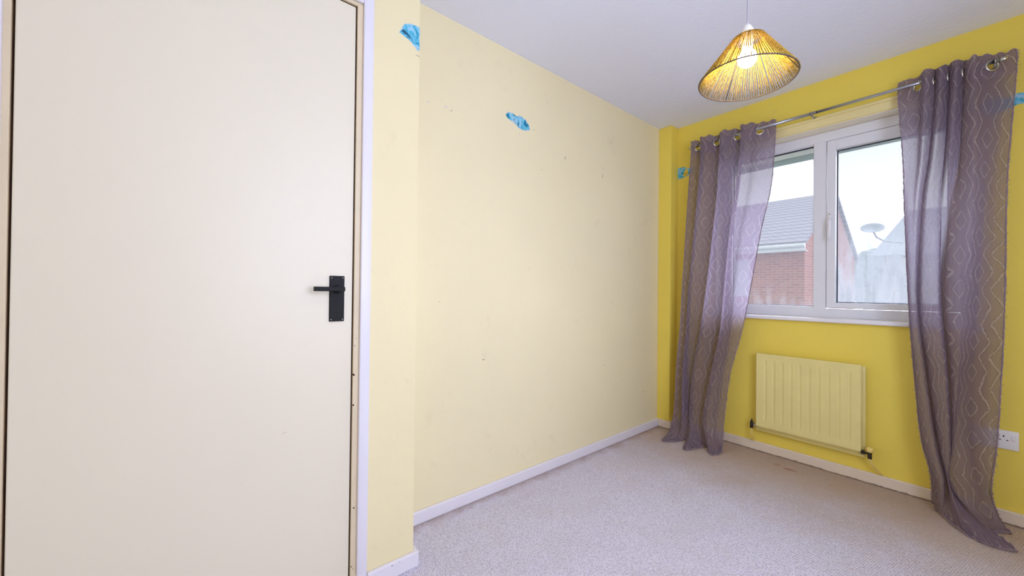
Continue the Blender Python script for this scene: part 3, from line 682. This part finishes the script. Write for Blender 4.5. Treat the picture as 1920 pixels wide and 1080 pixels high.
# ---------------------------------------------------------------- double wall socket
sx0, sx1, sz0, sz1 = -0.014, 0.132, 0.343, 0.430
so_ = empty('wall_socket', ((sx0 + sx1) / 2, YW, sz0)); tag(so_, 'white double wall socket half hidden behind the right curtain', 'wall socket')
bm = bmesh.new(); box(bm, (sx0, YW - 0.010, sz0), (sx1, YW, sz1), 0.003, 3); link('faceplate', bm, M['socket'], so_, True)
for cx, sg in ((0.088, 1), (0.030, -1)):
    bm = bmesh.new(); y1 = YW - 0.0098
    box(bm, (cx - 0.0022, y1 - 0.0006, 0.399), (cx + 0.0022, y1, 0.407)); box(bm, (cx - 0.0135, y1 - 0.0006, 0.3835), (cx - 0.0075, y1, 0.3875)); box(bm, (cx + 0.0075, y1 - 0.0006, 0.3835), (cx + 0.0135, y1, 0.3875))
    link('pin_holes', bm, M['dark_hole'], so_)
    bm = bmesh.new(); xx = cx + sg * 0.027; box(bm, (xx - 0.0055, YW - 0.0135, 0.388), (xx + 0.0055, YW - 0.0095, 0.408), 0.0015, 2); sw = link('switch', bm, M['socket'], so_, True)
    bm = bmesh.new(); box(bm, (xx - 0.0055, YW - 0.0102, 0.3865), (xx + 0.0055, YW - 0.0097, 0.3880)); link('red_mark', bm, M['red'], sw)
for x in (0.0, 0.118):
    bm = bmesh.new(); cyl(bm, (x, YW - 0.0098, 0.362), (x, YW - 0.0104, 0.362), 0.003, n=12); link('screw', bm, M['socket'], so_)

# ---------------------------------------------------------------- pendant lamp
lx, ly = -0.4835, 1.404
lamp = empty('pendant_lamp', (lx, ly, H)); tag(lamp, 'lit ceiling pendant with a conical golden string shade and white flex', 'lamp')
bm = bmesh.new(); lathe(bm, [(0.0, -0.03), (0.02, -0.03), (0.042, -0.022), (0.048, -0.004), (0.048, 0.0), (0, 0)][::-1], (lx, ly, H), n=32); link('ceiling_rose', bm, M['plastic'], lamp, True)
bm = bmesh.new(); tube(bm, [(lx, ly, H - 0.028), (lx + 0.0015, ly, 2.20), (lx, ly, 2.08), (lx + 0.0005, ly, 1.945)], 0.0021, 10); link('flex', bm, M['cord'], lamp, True)
bm = bmesh.new(); lathe(bm, [(0.0035, 1.957), (0.010, 1.952), (0.0175, 1.938), (0.019, 1.925), (0.019, 1.900), (0.0155, 1.893), (0.0155, 1.878), (0, 1.878)][::-1], (lx, ly, 0), n=28); link('lamp_holder', bm, M['plastic'], lamp, True)
bm = bmesh.new(); lathe(bm, [(0, 1.814), (0.012, 1.8165), (0.021, 1.823), (0.0275, 1.834), (0.0285, 1.844), (0.026, 1.855), (0.019, 1.866), (0.0145, 1.872), (0.013, 1.880), (0, 1.880)], (lx, ly, 0), n=32); link('bulb', bm, M['bulb'], lamp, True)
sh = empty('lamp_shade', (-0.4873, 1.4089, 1.7742)); sh.parent = lamp; sh.matrix_parent_inverse = lamp.matrix_world.inverted(); bpy.context.view_layer.update()
sh['label'] = 'conical golden string shade, slightly tilted'
nn = Vector((0.02968, 0.03117, 0.99907)); C0 = Vector((-0.4873, 1.4089, 1.7742)); hS = 0.139; RB, RT = 0.1431, 0.044
q = nn.to_track_quat('Z', 'Y')
def rp(R, a, z): return C0 + q @ Vector((R * math.cos(a), R * math.sin(a), z))
bm = bmesh.new(); torus(bm, C0, nn, RB, 0.0024, 96, 8); torus(bm, C0 + nn * hS, nn, RT, 0.0024, 48, 8)
torus(bm, C0 + nn * (hS - 0.001), nn, 0.0185, 0.0018, 32, 6)
for k in range(3):
    a = 2.1 * k; tube(bm, [rp(0.0185, a, hS - 0.001), rp(RT, a, hS)], 0.0014, 6)
    tube(bm, [rp(RT, a, hS), rp(RB, a, 0)], 0.0014, 6)
link('wire_ring', bm, M['ring'], sh, True)
bm = bmesh.new(); N = 112
for k in range(N):
    a = 2 * math.pi * (k + random.uniform(-.16, .16)) / N; a2 = a + random.uniform(-.008, .008)
    rad_ = 0.0016 * random.uniform(0.75, 1.15)
    P = [rp(RT + 0.0026 + (RB - RT) * f, a2 + (a - a2) * f, hS * (1 - f)) for f in (0, .25, .5, .75, 1)]
    tube(bm, P, [rad_ * (1 + .12 * random.uniform(-1, 1)) for _ in P], 6)
link('string_winding', bm, M['string'], sh, True)

# ---------------------------------------------------------------- peeled paint patches
def ragged(pts, amp, sub, rng):
    out_ = []
    n = len(pts)
    for i in range(n):
        a = Vector(pts[i]); b = Vector(pts[(i + 1) % n])
        for k in range(sub):
            p = a + (b - a) * k / sub
            if k: p += Vector((rng.uniform(-amp, amp), rng.uniform(-amp, amp)))
            out_.append(p)
    return out_
def patch(parent, outline, to3, nrm, mat, layer, amp=0.002, sub=4, name='peeled_patch', label=None, seed=1):
    rng = random.Random(seed); pts = ragged(outline, amp, sub, rng)
    bm = bmesh.new(); n = Vector(nrm); prism(bm, [Vector(to3(p.x, p.y)) + n * (0.0003 * (layer - 1)) for p in pts], n * 0.0003)
    bmesh.ops.triangulate(bm, faces=bm.faces[:]); o = link(name, bm, mat, parent)
    if label: o['label'] = label
    return o
LW = lambda u, v: (XL, u, v); DW = lambda u, v: (XD, u, v); WW = lambda u, v: (u, YW, v)
# on the door wall at the outer corner
pp = [(0.556, 2.014), (0.575, 2.052), (0.600, 2.066), (0.6365, 2.066), (0.6365, 1.978), (0.628, 1.976), (0.612, 1.990), (0.592, 2.004), (0.570, 2.010)]
patch(wall_door, [(u - 0.0 + (-0.002 if u < 0.6 else 0), v + (0.002 if v > 2.03 else -0.002)) for u, v in pp], DW, (1, 0, 0), M['paper_edge'], 1, seed=3, name='torn_edge')
a = patch(wall_door, pp, DW, (1, 0, 0), M['paper_blue'], 2, seed=4, label='peeled patch at the outer corner showing old blue wallpaper')
patch(wall_door, [(0.562, 2.020), (0.570, 2.032), (0.585, 2.026), (0.600, 2.016), (0.612, 2.000), (0.604, 2.008), (0.586, 2.016)], DW, (1, 0, 0), M['paper_dark'], 3, 0.0015, 3, 'dark_print', seed=5)
patch(wall_door, [(0.622, 1.957), (0.636, 1.956), (0.636, 1.953), (0.624, 1.9555)], DW, (1, 0, 0), M['scuff_dark'], 1, 0.0005, 2, 'scuff_mark', seed=5)
# on the long wall
pp = [(1.247, 2.000), (1.262, 2.016), (1.300, 2.022), (1.318, 2.012), (1.345, 2.024), (1.385, 2.014), (1.412, 1.992), (1.424, 1.966), (1.400, 1.958), (1.372, 1.952), (1.345, 1.953), (1.322, 1.966), (1.300, 1.976), (1.270, 1.982)]
patch(wall_left, [(u + (-0.002 if u < 1.33 else 0.003), v + (0.003 if v > 1.99 else -0.003)) for u, v in pp], LW, (1, 0, 0), M['paper_edge'], 1, 0.003, seed=6, name='torn_edge')
patch(wall_left, pp, LW, (1, 0, 0), M['paper_blue'], 2, 0.003, seed=7, label='peeled patch high on the long wall showing old blue wallpaper')
rng = random.Random(11)
for k in range(11):
    u = 1.325 + rng.uniform(-.022, .05); v_ = 1.972 + rng.uniform(-.016, .02) ; r = rng.uniform(.0015, .004)
    patch(wall_left, [(u - r, v_), (u, v_ + r), (u + r, v_), (u, v_ - r)], LW, (1, 0, 0), M['paper_speck'], 3, 0.001, 2, 'dark_print', seed=k)
# scuffs on the long wall, given as (y, z, half width, half height, dark)
from_px = [(0.792, 1.920, .010, .0025, 0), (0.885, 1.927, .010, .0025, 0), (0.915, 1.918, .006, .002, 1), (1.455, 1.975, .003, .003, 1), (1.345, 1.925, .002, .010, 0),
           (1.716, 1.873, .003, .012, 1), (2.085, 1.834, .003, .016, 1), (2.375, 1.868, .012, .003, 0), (1.515, 1.760, .003, .003, 1), (0.862, 1.000, .002, .002, 1), (2.12, 0.555, .004, .004, 1), (1.12, 0.70, .012, .002, 1), (2.30, .552, .006, .002, 0)]
for k, (u, v_, hw, hh_, dk) in enumerate(from_px):
    patch(wall_left, [(u - hw, v_), (u, v_ + hh_), (u + hw, v_ + hh_ * .3), (u + hw * .4, v_ - hh_)], LW, (1, 0, 0), M['scuff_dark' if dk else 'scuff'], 1, min(hw, hh_) * .4, 3, 'scuff_mark', seed=40 + k)
# on the window wall beside the pier
pp = [(-1.492, 2.040), (-1.440, 2.040), (-1.425, 2.022), (-1.400, 2.022), (-1.372, 2.008), (-1.372, 1.985), (-1.410, 1.968), (-1.455, 1.955), (-1.492, 1.953)]
patch(wall_window, pp, WW, (0, -1, 0), M['paper_blue'], 1, 0.002, seed=12, label='peeled patch by the corner pier showing blue wallpaper')
patch(wall_window, [(-1.452, 1.972), (-1.440, 2.000), (-1.428, 2.020), (-1.414, 2.016), (-1.408, 1.990), (-1.412, 1.972), (-1.440, 1.966)], WW, (0, -1, 0), M['paper_yellow'], 2, 0.002, seed=13, name='yellow_print')
# on the window wall behind and right of the right curtain
pp = [(0.020, 1.985), (0.050, 2.002), (0.100, 1.985), (0.130, 1.996), (0.180, 1.990), (0.210, 1.960), (0.180, 1.930), (0.130, 1.945), (0.090, 1.928), (0.050, 1.920), (0.015, 1.945)]
patch(wall_window, pp, WW, (0, -1, 0), M['paper_blue'], 1, 0.003, seed=14, label='peeled patch right of the right curtain showing blue wallpaper')
for k in range(12):
    u = 0.11 + rng.uniform(-.03, .06); v_ = 1.957 + rng.uniform(-.012, .016); r = rng.uniform(.002, .006)
    patch(wall_window, [(u - r, v_), (u, v_ + r * .7), (u + r, v_), (u, v_ - r * .6)], WW, (0, -1, 0), M['paper_speck'], 2, 0.001, 2, 'dark_print', seed=60 + k)

# ---------------------------------------------------------------- outside
GZ = -2.65
bm = bmesh.new(); box(bm, (-70, YW + T + 0.02, GZ - 0.1), (70, 110, GZ)); g = link('ground', bm, M['ground']); st(g, 'wet ground outside far below the window')
# soffit, fascia and gutter of this house's own eaves
bm = bmesh.new(); box(bm, (-3.2, YW + T, 2.15), (2.2, 3.68, 2.17)); s_ = link('trim_3', bm, M['soffit']); st(s_, 'pale eaves soffit seen through the top of the window')
bm = bmesh.new(); box(bm, (-3.2, 3.66, 2.145), (2.2, 3.685, 2.33)); tube(bm, [(-3.2, 3.74, 2.187), (2.2, 3.74, 2.187)], 0.060, 12); st(link('trim_4', bm, M['gutter']), 'blue grey gutter along the eaves above the window')

def hip_roof(bm, x0, x1, y0, y1, z0, zr, ra, rb, eave=0.12):
    ym = (y0 + y1) / 2
    A, B, C_, D = (x0, y0, z0), (x1, y0, z0), (x1, y1, z0), (x0, y1, z0); E, F = (ra, ym, zr), (rb, ym, zr)
    vs = [bm.verts.new(p) for p in (A, B, C_, D, E, F)]
    uvl = bm.loops.layers.uv.verify()
    for idx in ((0, 1, 5, 4), (1, 2, 5), (2, 3, 4, 5), (3, 0, 4)):
        f = bm.faces.new([vs[i] for i in idx])
        f.normal_update(); n = f.normal; h = Vector((0, 0, 1)).cross(n).normalized(); up = n.cross(h)
        for lp in f.loops: lp[uvl].uv = (lp.vert.co.dot(h), lp.vert.co.dot(up))
    f = bm.faces.new([vs[i] for i in (3, 2, 1, 0)])
HX0, HX1, HY0, HY1, HZE, HZR = -13.5, -3.0, 13.0, 20.0, 2.46, 4.40
hs = empty('house', (-7.8, HY0, GZ)); tag(hs, 'red brick house with a grey tiled roof, facing the window', 'house')
bm = bmesh.new(); prism(bm, [(HX0, HY0, GZ), (HX0, HY1, GZ), (HX0, HY1, HZE), (HX0, (HY0 + HY1) / 2, HZR - 0.06), (HX0, HY0, HZE)], (HX1 - HX0, 0, 0)); link('brick_wall', bm, M['brick'], hs)
def gable_roof(x0, x1, y0, y1, z0, zr, th=0.10):
    bm = bmesh.new(); uvl = bm.loops.layers.uv.verify(); ym = (y0 + y1) / 2
    for (ya_, yb_) in ((y0, ym), (y1, ym)):
        up = Vector((0, yb_ - ya_, zr - z0)).normalized(); off = Vector((0, 0, th))
        c = [Vector((x0, ya_, z0)), Vector((x1, ya_, z0)), Vector((x1, yb_, zr)), Vector((x0, yb_, zr))]
        lo = [bm.verts.new(p) for p in c]; hi = [bm.verts.new(p + off) for p in c]
        for f in (lo[::-1], hi, (lo[0], lo[1], hi[1], hi[0]), (lo[1], lo[2], hi[2], hi[1]), (lo[3], lo[0], hi[0], hi[3])):
            f = bm.faces.new(f)
            for lp in f.loops: lp[uvl].uv = (lp.vert.co.x, (lp.vert.co - c[0]).dot(up))
    bmesh.ops.recalc_face_normals(bm, faces=bm.faces[:]); return bm
link('tiled_roof', gable_roof(HX0 - 0.15, HX1 + 0.08, HY0 - 0.28, HY1 + 0.28, HZE - 0.06, HZR), M['tile'], hs)
bm = bmesh.new(); box(bm, (HX0 - 0.15, HY0 - 0.29, HZE - 0.22), (HX1 + 0.08, HY0 - 0.26, HZE - 0.04)); box(bm, (HX0 - 0.15, HY0 - 0.27, HZE - 0.22), (HX1 + 0.08, HY0 + 0.0, HZE - 0.20))
tube(bm, [(HX0 - .15, HY0 - .34, HZE - .07), (HX1 + .08, HY0 - .34, HZE - .07)], 0.055, 10); link('fascia', bm, M['fascia'], hs)
for (x, z0, z1, wd) in ((-5.35, 0.95, 2.10, 1.0), (-8.6, 0.95, 2.10, 1.2)):
    bm = bmesh.new(); ring(bm, x + .06, x + wd - .06, z0 + .06, z1 - .06, x, x + wd, z0, z1, HY0 - 0.03, HY0 + 0.02, 0); box(bm, (x + wd / 2 - .03, HY0 - .03, z0), (x + wd / 2 + .03, HY0 + .02, z1)); wf = link('window', bm, M['fascia'], hs)
    bm = bmesh.new(); box(bm, (x + .05, HY0 - 0.012, z0 + .05), (x + wd - .05, HY0 + 0.0, z1 - .05)); link('pane', bm, M['dark_glass'], wf)
bm = bmesh.new(); box(bm, (-5.3, HY0 - 1.0, 0.60), (-3.35, HY0 + 0.0, 0.72)); link('porch_canopy', bm, M['fascia'], hs)
# far house on the right and its dish
fh = empty('house', (2.0, 26, GZ)); tag(fh, 'far pale house with a hazy grey roof, right of the brick house', 'house')
bm = bmesh.new(); box(bm, (-2.9, 25, GZ), (6.0, 33, 3.0)); link('house_wall', bm, M['far_wall'], fh)
bm = bmesh.new(); hip_roof(bm, -3.15, 6.3, 24.7, 33.3, 2.9, 5.55, -2.2, 5.3); link('roof', bm, M['far_roof'], fh)
ds = empty('satellite_dish', (-3.35, 24.2, 3.9)); tag(ds, 'round grey satellite dish on an arm beside the far hazy roof', 'satellite dish')
bm = bmesh.new(); lathe(bm, [(0, 0), (0.16, 0.012), (0.30, 0.045), (0.42, 0.10), (0.425, 0.085), (0.30, 0.028), (0.16, -0.006), (0, -0.02)], (-3.02, 24.2, 4.10), Vector((0.10, -0.55, 0.75)).normalized(), 28); link('dish', bm, M['dish'], ds, True)
bm = bmesh.new(); tube(bm, [(-3.02, 24.2, 4.08), (-2.88, 24.25, 3.72), (-2.62, 24.35, 3.52), (-2.1, 24.9, 3.46)], 0.035, 8); link('arm', bm, M['dish'], ds, True)
# trees along the skyline
def tree(x, y, r, h, label):
    rt = empty('tree', (x, y, GZ)); tag(rt, label, 'tree', 'hazy trees on the skyline')
    bm = bmesh.new()
    rng = random.Random(int(x * 10))
    for k in range(14):
        a = rng.uniform(0, 6.28); rr = rng.uniform(0, r * .6); z = GZ + h * rng.uniform(.45, .92); s = r * rng.uniform(.35, .6)
        c0 = len(bm.verts); bmesh.ops.create_icosphere(bm, subdivisions=3, radius=s, matrix=Matrix.Translation((x + rr * math.cos(a), y + rr * math.sin(a), z)))
    for v_ in bm.verts: v_.co += Vector((rng.uniform(-1, 1), rng.uniform(-1, 1), rng.uniform(-1, 1))) * r * .05
    link('foliage', bm, M['tree'], rt)
    bm = bmesh.new(); cyl(bm, (x, y, GZ), (x, y, GZ + h * .6), r * .12, r * .07, 10); link('trunk', bm, M['valve'], rt)
for (x, y, r, h, l) in ((-8.8, 42, 2.0, 6.4, 'hazy tree beside the brick house corner, below the sky'), (-4.9, 44, 2.4, 6.9, 'hazy tree behind the satellite dish'), (-2.2, 40, 2.0, 6.0, 'hazy tree right of the dish, in front of the far roof')):
    tree(x, y, r, h, l)
hg = bmesh.new()
rng = random.Random(5)
for k in range(40): bmesh.ops.create_icosphere(hg, subdivisions=2, radius=rng.uniform(.35, .6), matrix=Matrix.Translation((-2.2 + 2.6 * k / 39, 19.5 + rng.uniform(-.3, .3), GZ + rng.uniform(.3, 2.5))))
for v_ in hg.verts: v_.co += Vector((rng.uniform(-1, 1), rng.uniform(-1, 1), rng.uniform(-1, 1))) * .06
tag(link('hedge', hg, M['tree']), 'dark hedge below the far house, seen at the foot of the right pane', 'hedge')
